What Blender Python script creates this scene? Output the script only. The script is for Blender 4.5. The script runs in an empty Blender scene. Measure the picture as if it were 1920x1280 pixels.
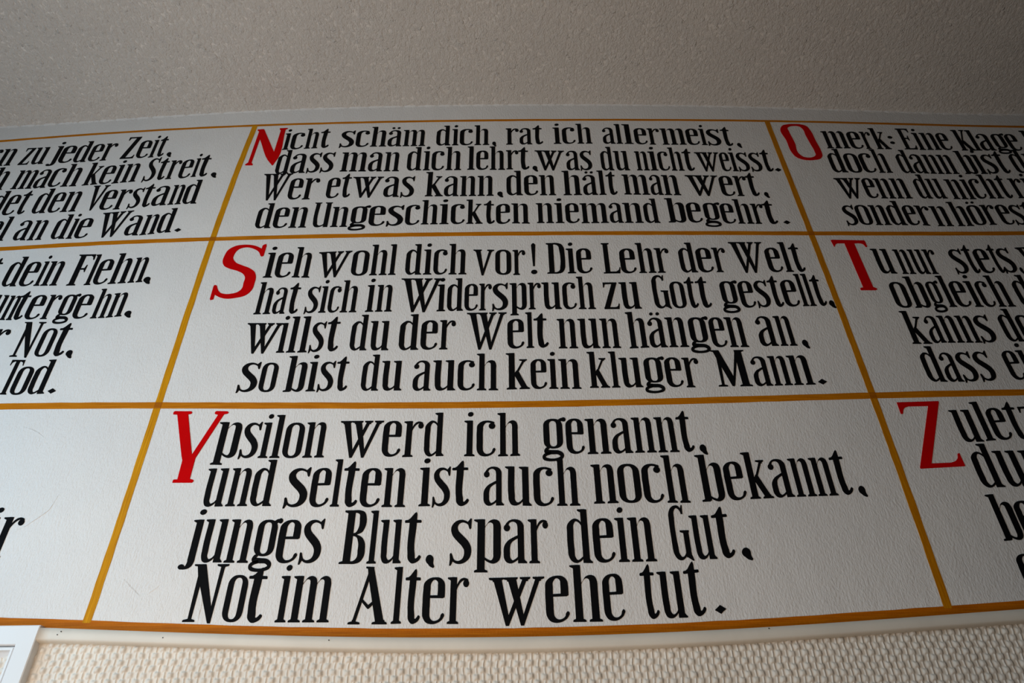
import bpy, bmesh, math, random
from mathutils import Vector, Matrix
from mathutils.geometry import tessellate_polygon

random.seed(7)
S = bpy.context.scene
COL = S.collection

# ------------------------------------------------------------------ camera
def make_camera():
    p, r, y = 0.609705, -0.015039, -0.003738      # pitch, roll, yaw
    fwd = Vector((-math.sin(y)*math.cos(p), math.cos(y)*math.cos(p), math.sin(p)))
    right = Vector((math.cos(y), math.sin(y), 0))
    up = right.cross(fwd)
    r2 = right*math.cos(r) + up*math.sin(r)
    u2 = up*math.cos(r) - right*math.sin(r)
    m = Matrix((r2, u2, -fwd)).transposed().to_4x4()
    m.translation = (0, -1.1, 1.65)
    cd = bpy.data.cameras.new('camera')
    cd.sensor_fit = 'HORIZONTAL'; cd.sensor_width = 36.0; cd.lens = 24.0
    cd.clip_start = 0.02; cd.clip_end = 60
    c = bpy.data.objects.new('camera', cd); COL.objects.link(c)
    c.matrix_world = m
    S.camera = c
make_camera()

# ------------------------------------------------------------------ view, world, lights
S.view_settings.view_transform = 'Standard'
S.view_settings.look = 'None'
S.view_settings.gamma = 1.0
S.view_settings.use_curve_mapping = False
S.view_settings.exposure = 0.0

wd = bpy.data.worlds.new('room_dimness'); S.world = wd; wd.use_nodes = True
bg = wd.node_tree.nodes['Background']
bg.inputs[0].default_value = (1.0, 0.90, 0.78, 1); bg.inputs[1].default_value = 0.004

def area(name, loc, target, size, energy, color, spread=180):
    ld = bpy.data.lights.new(name, 'AREA'); ld.shape = 'RECTANGLE'
    ld.size, ld.size_y = size; ld.energy = energy; ld.color = color
    ld.spread = math.radians(spread)
    o = bpy.data.objects.new(name, ld); COL.objects.link(o)
    o.location = loc
    o.rotation_euler = (Vector(target)-Vector(loc)).to_track_quat('-Z', 'Y').to_euler()
    return o
# daylight of the window behind and to the left, and the warm light thrown back by the floor
area('window_daylight', (-1.0, -1.6, 2.2), (-.48, 0, 1.75), (.9, 1.2), 6.5, (1.0, .985, .94), 108)
area('cool_left_fill', (-1.6, -.8, 1.95), (-.5, 0, 1.95), (.7, 1.0), 6.2, (.31, .70, 1.0), 150)  # unseen cool fill, added to turn the left wall bluer
area('floor_bounce', (-.5, -1.0, 1.1), (-.55, -.3, 3.1), (1.2, .8), 7.2, (1.0, .69, .45), 140)
# ------------------------------------------------------------------ measured layout, metres on the wall (x right, z up)
VERSE_LINES = {
 'N': [
  ([(-0.5498, 2.9995), (-0.4428, 3.0056), (-0.3402, 3.0075), (-0.2053, 3.0077), (-0.1698, 3.0087), (-0.0455, 3.0086), (-0.0015, 3.0088), (0.0847, 3.009), (0.1115, 3.0097), (0.2073, 3.0091), (0.2378, 3.0079), (0.2837, 3.0071), (0.3673, 3.002), (0.4321, 3.0008), (0.4777, 2.9988), (0.5343, 2.9949)],
   [(-0.4673, 0.0617), (-0.2816, 0.0608), (0.2416, 0.0626), (0.4321, 0.0605)],
   [('icht', -0.5555, -0.4399, [-0.5536, -0.535, -0.5006, -0.4584]), ('schäm', -0.4138, -0.2036, [-0.4143, -0.3753, -0.3394, -0.2958, -0.2589]), ('dich', -0.1754, -0.0448, [-0.1761, -0.1377, -0.1181, -0.0821]), (',', -0.0373, -0.027), ('rat', -0.0041, 0.0888, [-0.0042, 0.0303, 0.0704]), ('ich', 0.1134, 0.2093, [0.1132, 0.1362, 0.1716]), ('allermeist', 0.2345, 0.5546, [0.2366, 0.2679, 0.2874, 0.3152, 0.3489, 0.3806, 0.4437, 0.4769, 0.4941, 0.5382]), (',', 0.5636, 0.5744)]),
  ([(-0.5495, 2.912), (-0.4781, 2.9157), (-0.3994, 2.9184), (-0.2616, 2.9169), (-0.2274, 2.9189), (-0.1137, 2.9184), (-0.0931, 2.919), (-0.0115, 2.9172), (0.0034, 2.9188), (0.0442, 2.9173), (0.1404, 2.9134), (0.1922, 2.9125), (0.2255, 2.9113), (0.2883, 2.9102), (0.3105, 2.9098), (0.4395, 2.9059), (0.5094, 2.9035), (0.6196, 2.9004)],
   [(-0.4677, 0.0701), (-0.3168, 0.0677), (0.1867, 0.0707), (0.5166, 0.0645)],
   [('dass', -0.5551, -0.4182, [-0.5557, -0.5202, -0.4806, -0.4484]), ('man', -0.4022, -0.2599, [-0.402, -0.3345, -0.2973]), ('dich', -0.2421, -0.1113, [-0.2421, None, -0.1832, -0.1499]), ('lehrt', -0.0965, 0.0525, [-0.0978, -0.0759, -0.0438, -0.004, 0.0329]), (',', 0.0592, 0.0723), ('was', 0.0685, 0.2025, [0.0658, 0.1412, 0.174]), ('du', 0.2197, 0.2915, [0.2241, 0.2612]), ('nicht', 0.3038, 0.4465, [0.3071, 0.3397, 0.362, 0.3897, 0.4288]), ('weisst', 0.4537, 0.6329, [0.4529, 0.5107, 0.5345, 0.5507, 0.5807, 0.6166]), ('.', 0.6349, 0.6504)]),
  ([(-0.555, 2.8249), (-0.5036, 2.8254), (-0.4635, 2.8247), (-0.4141, 2.8276), (-0.3678, 2.8302), (-0.2844, 2.8297), (-0.2176, 2.8285), (-0.1877, 2.8299), (-0.131, 2.8294), (-0.0976, 2.8292), (-0.0342, 2.8291), (-0.0011, 2.8303), (0.1067, 2.8285), (0.1283, 2.8281), (0.2504, 2.8275), (0.2721, 2.8281), (0.3972, 2.8234), (0.4509, 2.8224), (0.522, 2.8186), (0.5721, 2.8177)],
   [(-0.4969, 0.0731), (-0.4091, 0.0689), (-0.0976, 0.0661), (0.0923, 0.067), (0.5009, 0.0656)],
   [('Wer', -0.5775, -0.4415, [-0.5782, -0.5109, -0.4766]), ('etwas', -0.4219, -0.2185, [-0.4227, -0.3827, -0.3652, -0.2894, -0.2496]), ('kann', -0.1944, -0.0335, [-0.1937, -0.1487, -0.1125, -0.0715]), (',', -0.0249, -0.0109), ('den', -0.0045, 0.1103, [-0.0036, 0.0375, 0.0729]), ('hält', 0.1265, 0.2535, [0.1272, 0.175, 0.2102, 0.2379]), ('man', 0.2667, 0.4001, [0.268, 0.3317, 0.361]), ('wert', 0.4174, 0.581, [0.4174, 0.4943, 0.5285, 0.5651]), (',', 0.5909, 0.6018)]),
  ([(-0.5585, 2.7345), (-0.4557, 2.735), (-0.4301, 2.7358), (-0.3657, 2.7356), (-0.3079, 2.7378), (-0.2563, 2.7373), (-0.1921, 2.7402), (-0.1081, 2.7402), (-0.05, 2.7401), (-0.0158, 2.7384), (-0.0016, 2.7406), (0.0433, 2.7388), (0.0677, 2.7399), (0.1928, 2.7377), (0.2241, 2.7381), (0.3386, 2.7357), (0.3596, 2.7368), (0.4255, 2.7356), (0.5045, 2.7309), (0.6011, 2.7278)],
   [(-0.5135, 0.065), (-0.3015, 0.0629), (-0.1162, 0.0618), (0.0885, 0.0622), (0.4873, 0.0629)],
   [('den', -0.5658, -0.4518, [-0.5673, -0.5281, -0.4922]), ('Ungeschickten', -0.4374, 0.0475, [-0.4373, -0.3992, -0.3581, -0.3143, -0.2736, -0.2325, -0.1969, -0.156, -0.13, -0.0955, -0.0477, -0.0281, 0.007]), ('niemand', 0.0628, 0.3393, [0.0628, 0.1047, 0.1289, 0.1626, 0.2282, 0.2596, 0.3062]), ('begehrt', 0.3569, 0.603, [0.3576, 0.4035, 0.4391, 0.4797, 0.5121, 0.5504, 0.5835]), ('.', 0.6135, 0.6294)]),
 ],
 'S': [
  ([(-0.5157, 2.5902), (-0.4631, 2.5902), (-0.4242, 2.5887), (-0.3893, 2.5899), (-0.33, 2.5926), (-0.2422, 2.5935), (-0.214, 2.5935), (-0.0909, 2.5924), (-0.0557, 2.5909), (-0.0029, 2.59), (0.0144, 2.5887), (0.0842, 2.5913), (0.1705, 2.5915), (0.2032, 2.5899), (0.3305, 2.59), (0.3593, 2.59), (0.4496, 2.5896), (0.5069, 2.5887), (0.5438, 2.588), (0.6177, 2.5879)],
   [(-0.4807, 0.0698), (-0.3195, 0.072), (-0.017, 0.0711), (0.1643, 0.0702), (0.4413, 0.0678)],
   [('ieh', -0.5201, -0.4219, [-0.5204, -0.4969, -0.4595]), ('wohl', -0.4108, -0.2405, [-0.4104, -0.3356, -0.2968, -0.2568]), ('dich', -0.2212, -0.0902, [-0.2209, -0.1832, -0.1612, -0.1291]), ('vor', -0.0763, 0.0343, [-0.0768, -0.0292, 0.0079]), ('!', 0.0466, 0.0598), ('Die', 0.0793, 0.177, [0.0807, 0.123, 0.1445]), ('Lehr', 0.1991, 0.3442, [0.2, 0.2373, 0.2741, 0.3136]), ('der', 0.3566, 0.465, [0.3646, 0.4017, 0.4377]), ('Welt', 0.4766, 0.6274, [0.4776, 0.5504, 0.584, 0.6116])]),
  ([(-0.517, 2.4933), (-0.4767, 2.4939), (-0.4328, 2.494), (-0.4127, 2.4946), (-0.3858, 2.4954), (-0.3148, 2.4955), (-0.2912, 2.496), (-0.2422, 2.4961), (-0.1966, 2.4958), (-0.1458, 2.495), (-0.0951, 2.4958), (-0.0511, 2.496), (-0.0037, 2.4961), (0.0347, 2.4969), (0.0683, 2.4973), (0.171, 2.4957), (0.1986, 2.4952), (0.2657, 2.4952), (0.2975, 2.4961), (0.3409, 2.4954), (0.4042, 2.4959), (0.4712, 2.4943), (0.5148, 2.4951), (0.5982, 2.4963), (0.6379, 2.4967)],
   [(-0.3722, 0.0677), (-0.2506, 0.0706), (0.2519, 0.0701), (0.5029, 0.0697)],
   [('hat', -0.5211, -0.4305, [-0.5203, -0.4832, -0.4489]), ('sich', -0.4179, -0.3109, [-0.4176, -0.3894, -0.3714, -0.346]), ('in', -0.296, -0.2399, [-0.2947, -0.2742]), ('Widerspruch', -0.2247, 0.1749, [-0.226, -0.1494, -0.1281, -0.0925, -0.0627, -0.0355, 0.0053, 0.0381, 0.0724, 0.1094, 0.1399]), ('zu', 0.1919, 0.2691, [0.193, 0.2335]), ('Gott', 0.2887, 0.4134, [0.2963, 0.3324, 0.3713, 0.3946]), ('gestellt', 0.4328, 0.6477, [0.4335, 0.4735, 0.5065, 0.5441, 0.5628, 0.5965, 0.6114, 0.6332]), (',', 0.6517, 0.6638)]),
  ([(-0.4979, 2.3993), (-0.4556, 2.3986), (-0.4038, 2.3986), (-0.3424, 2.4008), (-0.3069, 2.4018), (-0.2386, 2.4011), (-0.2125, 2.4007), (-0.1769, 2.4014), (-0.1216, 2.4013), (-0.0501, 2.4017), (0.0115, 2.4016), (0.0117, 2.4015), (0.0381, 2.4021), (0.0685, 2.403), (0.0949, 2.4002), (0.2125, 2.3993), (0.2389, 2.398), (0.2656, 2.3994), (0.3378, 2.3997), (0.406, 2.3986), (0.4627, 2.3977), (0.4935, 2.3995), (0.5581, 2.3994)],
   [(-0.3714, 0.0714), (-0.2548, 0.0697), (-0.1622, 0.0705), (0.1139, 0.0715), (0.406, 0.0734)],
   [('willst', -0.5258, -0.3364, [-0.5254, -0.457, -0.4377, -0.4156, -0.3935, -0.3568]), ('du', -0.3149, -0.2373, [-0.315, -0.2727]), ('der', -0.2181, -0.1084, [-0.2188, -0.1763, -0.1397]), ('Welt', -0.0853, 0.0763, [-0.0863, -0.0051, 0.0313, 0.0558]), ('nun', 0.0923, 0.2164, [0.0941, 0.1413, 0.1794]), ('hängen', 0.2326, 0.4661, [0.2325, 0.2745, 0.3103, 0.3525, 0.3966, 0.4289]), ('an', 0.4889, 0.5608, [0.4903, 0.5281]), (',', 0.5718, 0.5845)]),
  ([(-0.5111, 2.311), (-0.458, 2.3102), (-0.4236, 2.3097), (-0.3831, 2.3102), (-0.3114, 2.3105), (-0.277, 2.31), (-0.2052, 2.3096), (-0.1801, 2.3085), (-0.1146, 2.3083), (-0.0241, 2.3072), (-0.0054, 2.3084), (0.0101, 2.3089), (0.0501, 2.3091), (0.1303, 2.3079), (0.1523, 2.3097), (0.207, 2.3097), (0.2362, 2.3097), (0.3091, 2.3094), (0.3454, 2.308), (0.3967, 2.3089), (0.4623, 2.3088), (0.5137, 2.3097), (0.5687, 2.3106)],
   [(-0.4548, 0.0641), (-0.1614, 0.0665), (-0.0834, 0.0688), (0.1084, 0.0663), (0.3201, 0.0664), (0.5467, 0.0656)],
   [('so', -0.5146, -0.4445, [-0.5147, -0.4747]), ('bist', -0.4273, -0.3074, [-0.4275, -0.3855, -0.3636, -0.3252]), ('du', -0.2828, -0.2043, [-0.2824, -0.2407]), ('auch', -0.1854, -0.0235, [-0.1845, -0.1423, -0.1003, -0.0644]), ('kein', -0.0091, 0.1328, [-0.0086, 0.0384, 0.0714, 0.0922]), ('kluger', 0.1479, 0.3604, [0.1479, 0.1896, 0.2142, 0.2522, 0.2948, 0.3293]), ('Mann', 0.3894, 0.5732, [0.3904, 0.4606, 0.495, 0.5317]), ('.', 0.5787, 0.5958)]),
 ],
 'Y': [
  ([(-0.5212, 2.1775), (-0.4729, 2.1757), (-0.4318, 2.1751), (-0.3906, 2.1745), (-0.3326, 2.1747), (-0.2745, 2.1754), (-0.2128, 2.1745), (-0.1854, 2.1733), (-0.1239, 2.1743), (-0.0759, 2.1732), (-0.0486, 2.1728), (0.0062, 2.1724), (0.0096, 2.1731), (0.0662, 2.1753), (0.1039, 2.1758), (0.1381, 2.1742), (0.169, 2.1745), (0.193, 2.1749), (0.2205, 2.1756), (0.2857, 2.1758), (0.3098, 2.1762)],
   [(-0.3462, 0.0695), (-0.2094, 0.0714), (-0.0469, 0.071), (0.1484, 0.0696), (0.2651, 0.069)],
   [('psilon', -0.5268, -0.3309, [-0.524, -0.4817, -0.4478, -0.4274, -0.4057, -0.3693]), ('werd', -0.3089, -0.1205, [-0.3091, -0.2302, -0.1936, -0.1553]), ('ich', -0.0852, 0.0148, [-0.0846, -0.0621, -0.0247]), ('genannt', 0.0526, 0.3246, [0.0545, 0.0978, 0.1333, 0.1796, 0.2174, 0.2586, 0.3066]), (',', 0.3329, 0.3463)]),
  ([(-0.5129, 2.087), (-0.4507, 2.0871), (-0.408, 2.0865), (-0.3815, 2.0844), (-0.3389, 2.0838), (-0.3029, 2.084), (-0.2406, 2.0824), (-0.1849, 2.0816), (-0.1523, 2.0825), (-0.1032, 2.0822), (-0.0737, 2.0824), (-0.041, 2.082), (-0.0017, 2.0821), (0.0196, 2.0811), (0.0425, 2.0801), (0.1111, 2.0798), (0.1408, 2.0828), (0.1737, 2.0834), (0.1967, 2.0837), (0.2294, 2.0832), (0.2981, 2.0823), (0.3246, 2.0836), (0.3775, 2.0856), (0.4042, 2.0873), (0.434, 2.0882), (0.4606, 2.0896), (0.5535, 2.0917), (0.5737, 2.0932)],
   [(-0.4606, 0.068), (-0.3258, 0.0712), (-0.1228, 0.0697), (0.1934, 0.0721), (0.3775, 0.0701), (0.5269, 0.0698)],
   [('und', -0.5218, -0.4059, [-0.522, -0.485, -0.4446]), ('selten', -0.3871, -0.181, [-0.3862, -0.3439, -0.3081, -0.2826, -0.2586, -0.221]), ('ist', -0.1595, -0.0723, [-0.1591, -0.1352, -0.0949]), ('auch', -0.049, 0.1144, [-0.0484, -0.0055, 0.0366, 0.0747]), ('noch', 0.1369, 0.3004, [0.1371, 0.1824, 0.224, 0.2611]), ('bekannt', 0.3197, 0.5814, [0.3206, 0.366, 0.4019, 0.4448, 0.4818, 0.5184, 0.5625]), (',', 0.5898, 0.6026)]),
  ([(-0.515, 1.9928), (-0.4901, 1.9931), (-0.4336, 1.9917), (-0.3679, 1.9905), (-0.3117, 1.9897), (-0.2771, 1.9877), (-0.2304, 1.9876), (-0.1805, 1.9876), (-0.1493, 1.9874), (-0.0994, 1.9852), (-0.0589, 1.9859), (-0.0028, 1.9851), (0.005, 1.985), (0.0424, 1.9845), (0.0922, 1.9847), (0.1233, 1.9837), (0.1452, 1.9843), (0.1701, 1.9846), (0.2294, 1.985), (0.2609, 1.9867), (0.3266, 1.9874), (0.3552, 1.9895)],
   [(-0.4336, 0.0707), (-0.3585, 0.0709), (-0.0869, 0.0723), (0.1514, 0.0737), (0.2076, 0.0734)],
   [('junges', -0.5375, -0.3103, [-0.5362, -0.5024, -0.4659, -0.4235, -0.3837, -0.3446]), ('Blut', -0.2794, -0.1472, [-0.2795, -0.2359, -0.2117, -0.1703]), (',', -0.1401, -0.1256), ('spar', -0.1016, 0.0579, [-0.102, -0.0581, -0.0147, 0.0253]), ('dein', 0.0865, 0.231, [0.0893, 0.1312, 0.1691, 0.1903]), ('Gut', 0.2541, 0.3605, [0.2593, 0.2987, 0.3379]), (',', 0.3699, 0.386)]),
  ([(-0.5038, 1.9027), (-0.4413, 1.9021), (-0.3903, 1.9), (-0.3636, 1.9002), (-0.2847, 1.8992), (-0.2472, 1.8958), (-0.1997, 1.8952), (-0.1731, 1.896), (-0.1433, 1.8953), (-0.1255, 1.8948), (-0.0855, 1.8942), (-0.0009, 1.8925), (0.0154, 1.8929), (0.057, 1.894), (0.0927, 1.8947), (0.1283, 1.8947), (0.1462, 1.8956), (0.2179, 1.898), (0.2596, 1.8986), (0.2839, 1.9008)],
   [(-0.4323, 0.0713), (-0.3071, 0.0688), (-0.1255, 0.0699), (0.0674, 0.0703), (0.1492, 0.0707), (0.2507, 0.0701)],
   [('Not', -0.5085, -0.3859, [-0.5075, -0.4491, -0.4094]), ('im', -0.3672, -0.2826, [-0.3667, -0.3467]), ('Alter', -0.2508, -0.07, [-0.2509, -0.1887, -0.1617, -0.1411, -0.1032]), ('wehe', -0.0391, 0.1712, [-0.0384, 0.0498, 0.0899, 0.1397]), ('tut', 0.2011, 0.2977, [0.208, 0.2332, 0.2775]), ('.', 0.3101, 0.328)]),
 ],
 'M': [
  ([(-1.2161, 2.9534), (-1.1794, 2.9554), (-1.147, 2.9571), (-1.1234, 2.959), (-1.0822, 2.9609), (-1.0365, 2.963), (-1.0066, 2.9662), (-0.9698, 2.9688), (-0.9393, 2.9729), (-0.8957, 2.9758), (-0.8737, 2.9764), (-0.8416, 2.9812)],
   [(-1.1276, 0.0596), (-1.0755, 0.0615), (-0.8912, 0.0668)],
   [('rn', None, -1.1993), ('zu', -1.1819, -1.1221, [-1.1816, -1.1517]), ('jeder', -1.112, -0.9611, [-1.1133, -1.09, -1.0539, -1.0194, -0.9893]), ('Zeit', -0.9415, -0.8402, [-0.9414, -0.9059, -0.8748, -0.8529]), (',', -0.8312, -0.8193)]),
  ([(-1.1876, 2.8691), (-1.1626, 2.8708), (-1.1246, 2.872), (-1.0869, 2.8744), (-1.0708, 2.8772), (-1.0451, 2.8774), (-1.0156, 2.8788), (-0.9989, 2.8803), (-0.97, 2.8839), (-0.953, 2.8845), (-0.9335, 2.8864), (-0.9298, 2.886), (-0.9023, 2.8899), (-0.8814, 2.8921), (-0.8616, 2.8911), (-0.8472, 2.8934), (-0.8182, 2.8979), (-0.7971, 2.8998), (-0.7695, 2.9018), (-0.7446, 2.9061), (-0.7166, 2.9072)],
   [(-1.1289, 0.0642), (-1.085, 0.0638), (-0.896, 0.0639), (-0.7653, 0.0668)],
   [('ch', None, -1.1839), ('mach', -1.1659, -1.0132, [-1.1658, -1.1153, -1.0832, -1.0516]), ('kein', -1.0019, -0.8799, [-1.002, -0.9658, -0.9342, -0.9151]), ('Streit', -0.8639, -0.7145, [-0.8643, -0.8303, -0.8119, -0.7833, -0.7529, -0.7341]), (',', -0.7054, -0.6913)]),
  ([(-1.1404, 2.7857), (-1.1082, 2.788), (-1.0735, 2.7898), (-1.0594, 2.791), (-1.039, 2.7921), (-1.0146, 2.7934), (-0.99, 2.7948), (-0.9519, 2.7991), (-0.9226, 2.7989), (-0.8953, 2.8005), (-0.8874, 2.7997), (-0.8627, 2.8032), (-0.8303, 2.8067), (-0.8061, 2.8102), (-0.7897, 2.8114), (-0.761, 2.8139), (-0.7444, 2.8148), (-0.7173, 2.8155)],
   [(-1.033, 0.0661), (-0.9961, 0.0631), (-0.7754, 0.0657)],
   [('det', None, -1.1019), ('den', -1.0832, -0.9859, [-1.0868, -1.0516, -1.0217]), ('Verstand', -0.9705, -0.7157, [-0.9705, -0.9363, -0.9032, -0.8717, -0.8392, -0.82, -0.7825, -0.7508])]),
  ([(-1.1177, 2.7061), (-1.0838, 2.7069), (-1.0554, 2.7064), (-1.0318, 2.7079), (-1.0022, 2.7096), (-0.9719, 2.7097), (-0.9501, 2.7107), (-0.8988, 2.7142), (-0.8789, 2.7153), (-0.8788, 2.7172), (-0.8465, 2.7175), (-0.8202, 2.7176), (-0.7966, 2.72), (-0.7774, 2.7238), (-0.7515, 2.7256)],
   [(-1.0718, 0.0596), (-1.0377, 0.0612), (-0.9441, 0.0613), (-0.8025, 0.0627)],
   [('el', None, -1.1139), ('an', -1.0918, -1.0302, [-1.0947, -1.0625]), ('die', -1.0103, -0.932, [-1.0134, -0.978, -0.9624]), ('Wand', -0.9193, -0.7501, [-0.9193, -0.8533, -0.8182, -0.7837]), ('.', -0.7434, -0.7282)]),
 ],
 'P': [
  ([(-1.0501, 2.5751), (-1.0173, 2.5752), (-0.9949, 2.5758), (-0.9495, 2.576), (-0.924, 2.5753), (-0.8789, 2.5762), (-0.8592, 2.5778), (-0.8391, 2.5782), (-0.7746, 2.5824)],
   [(-1.0148, 0.0672), (-0.957, 0.0649), (-0.8643, 0.0716)],
   [('t', None, -1.0839), ('dein', -1.0643, -0.9477, [-1.0659, -1.0303, -0.9969, -0.9828]), ('Flehn', -0.9273, -0.7722, [-0.9276, -0.8919, -0.8759, -0.8429, -0.8019]), (',', -0.7694, -0.7532)]),
  ([(-1.0289, 2.4877), (-1.0188, 2.4869), (-0.9851, 2.4879), (-0.973, 2.488), (-0.934, 2.488), (-0.8732, 2.4882), (-0.8488, 2.4882), (-0.8199, 2.4892), (-0.7893, 2.4927)],
   [(-1.0213, 0.0603), (-0.9656, 0.0606), (-0.8635, 0.0658)],
   [('untergehn', -1.0555, -0.7861, [-1.0561, -1.0313, -1.0045, -0.9839, -0.9498, -0.9213, -0.8872, -0.8488, -0.8176]), (',', -0.7814, -0.7663)]),
  ([(-0.9909, 2.3966), (-0.9677, 2.3971), (-0.9359, 2.3966), (-0.9137, 2.3968), (-0.8789, 2.3977)],
   [(-0.9102, 0.0677)],
   [('er', None, -0.994), ('Not', -0.9739, -0.8701, [-0.9735, -0.9283, -0.8907]), (',', -0.8656, -0.8514)]),
  ([(-0.9535, 2.3121), (-0.9238, 2.3111), (-0.8949, 2.3122), (-0.8747, 2.3127)],
   [(-0.9193, 0.0625)],
   [('Tod', -0.956, -0.8729, [-0.9558, -0.941, -0.9083]), ('.', -0.8691, -0.8534)]),
 ],
 'X': [
  ([(-0.8563, 2.0054), (-0.8272, 2.0055), (-0.8, 2.0056)],
   [(-0.8272, 0.0677)],
   [('dir', None, -0.8118)]),
 ],
 'O': [
  ([(0.7822, 2.9808), (0.829, 2.98), (0.8464, 2.9783), (0.8862, 2.9766), (0.9348, 2.9747), (0.9701, 2.9733), (0.9968, 2.9729), (1.0041, 2.971), (1.0485, 2.9702), (1.0728, 2.9694), (1.1119, 2.9667), (1.154, 2.9659), (1.1872, 2.9653), (1.2423, 2.9636)],
   [(0.8266, 0.0649), (0.8508, 0.0652), (1.0706, 0.0624), (1.2379, 0.0597)],
   [('merk', 0.7797, 0.9365, [0.78, 0.8407, 0.8747, None]), (':', 0.9402, 0.9515), ('Eine', 0.9684, 1.0859), ('Klage', 1.1038, 1.254), ('her', 1.272, None)]),
  ([(0.7778, 2.8945), (0.8048, 2.894), (0.8229, 2.8927), (0.8597, 2.8924), (0.8789, 2.8911), (0.9102, 2.8905), (0.9411, 2.889), (0.967, 2.8885), (0.9788, 2.8877), (1.0148, 2.8851), (1.0641, 2.8836), (1.0921, 2.8831), (1.1309, 2.8827), (1.1553, 2.8839), (1.1792, 2.8841), (1.2119, 2.8845)],
   [(0.8229, 0.0698), (0.8576, 0.0677), (1.0427, 0.0657)],
   [('doch', 0.7739, 0.9106, [0.7717, 0.8095, 0.8456, 0.8789]), ('dann', 0.9345, 1.0664), ('bist', 1.08, 1.1907), ('du', 1.2056, None)]),
  ([(0.7878, 2.8074), (0.8035, 2.8072), (0.837, 2.8066), (0.8637, 2.8046), (0.9265, 2.8035), (0.9508, 2.8031), (0.9757, 2.8023), (1.0071, 2.8018), (1.0252, 2.7997), (1.0709, 2.7983), (1.0886, 2.8004), (1.1263, 2.8), (1.1518, 2.8005), (1.1789, 2.8)],
   [(0.8432, 0.067), (0.9119, 0.0654), (1.0822, 0.0649)],
   [('wenn', 0.7644, 0.928), ('du', 0.9462, 1.0078), ('nicht', 1.0201, 1.1596), ('ric', 1.1691, None)]),
  ([(0.759, 2.7212), (0.7981, 2.7222), (0.8263, 2.7208), (0.8549, 2.7209), (0.8709, 2.7201), (0.893, 2.7191), (0.9086, 2.7194), (0.9138, 2.7202), (0.94, 2.7161), (0.958, 2.7152), (0.9884, 2.7147), (1.0005, 2.7145), (1.0311, 2.7145), (1.0484, 2.717), (1.0812, 2.7173), (1.1019, 2.7181), (1.1419, 2.7163)],
   [(0.8041, 0.0629), (0.8446, 0.0618), (0.9661, 0.0624), (1.1078, 0.0604)],
   [('sondern', 0.7547, 0.9888), ('hörest', 0.9972, None)]),
 ],
 'T': [
  ([(0.7955, 2.5805), (0.8155, 2.5795), (0.8228, 2.5784), (0.8608, 2.5778), (0.881, 2.5774), (0.9114, 2.5769), (0.9472, 2.5773), (0.9857, 2.578), (1.0034, 2.5777), (1.0342, 2.5782), (1.0494, 2.578), (1.065, 2.5787)],
   [(0.8456, 0.0694), (1.0034, 0.0677)],
   [('u', 0.7801, 0.8173), ('nur', 0.8273, 0.9144), ('stets', 0.9433, 1.0752, [0.9434, 0.9815, 0.9966, 1.0364, 1.0464]), (',', 1.0781, 1.0848), ('was', 1.0936, None)]),
  ([(0.7976, 2.4895), (0.8267, 2.4884), (0.8465, 2.4887), (0.8934, 2.4895), (0.9254, 2.4896), (0.9448, 2.489), (0.9693, 2.4886), (1.0256, 2.4883)],
   [(0.8025, 0.0694), (0.9254, 0.0662), (0.9741, 0.0681)],
   [('obgleich', 0.7876, 1.0274, [0.7876, 0.8231, 0.8613, 0.8922, 0.9113, 0.9444, 0.9651, 0.9925]), ('die', 1.0425, None)]),
  ([(0.7861, 2.4002), (0.8226, 2.3996), (0.8387, 2.4016), (0.8719, 2.4017), (0.8954, 2.4013), (0.926, 2.4008), (0.9428, 2.4014), (0.9838, 2.4031), (1.0024, 2.4022)],
   [(0.8387, 0.066), (0.9095, 0.0653)],
   [('kanns', 0.7851, 0.9575, [0.7857, 0.8274, 0.856, 0.8919, 0.9255]), ('doch', 0.9764, None)]),
  ([(0.8038, 2.3136), (0.8239, 2.3127), (0.8376, 2.3128), (0.8557, 2.3125), (0.8765, 2.3133), (0.9065, 2.3141), (0.9526, 2.3153)],
   [(0.8422, 0.066), (0.8813, 0.0653)],
   [('dass', 0.7914, 0.9202, [0.7888, 0.8247, 0.8557, 0.8892]), ('ein', 0.9473, None)]),
 ],
 'Z': [
  ([(0.8112, 2.188), (0.8353, 2.1882), (0.8439, 2.1896), (0.8767, 2.1912), (0.9066, 2.1922)],
   [(0.814, 0.0638), (0.8793, 0.0656)],
   [('uletzt', 0.7993, None)]),
  ([(0.8183, 2.1022), (0.8363, 2.1025), (0.8521, 2.1033), (0.8726, 2.1033)],
   [(0.8545, 0.0665)],
   [('durch', 0.803, None)]),
  ([(0.8045, 2.0104), (0.8222, 2.0116), (0.8448, 2.0128)],
   [(0.8197, 0.0644)],
   [('be', 0.7992, None)]),
  ([(0.7964, 1.9258), (0.8295, 1.9265)],
   [(0.815, 0.0624)],
   [('ein', 0.8046, None)]),
 ],
}
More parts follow.
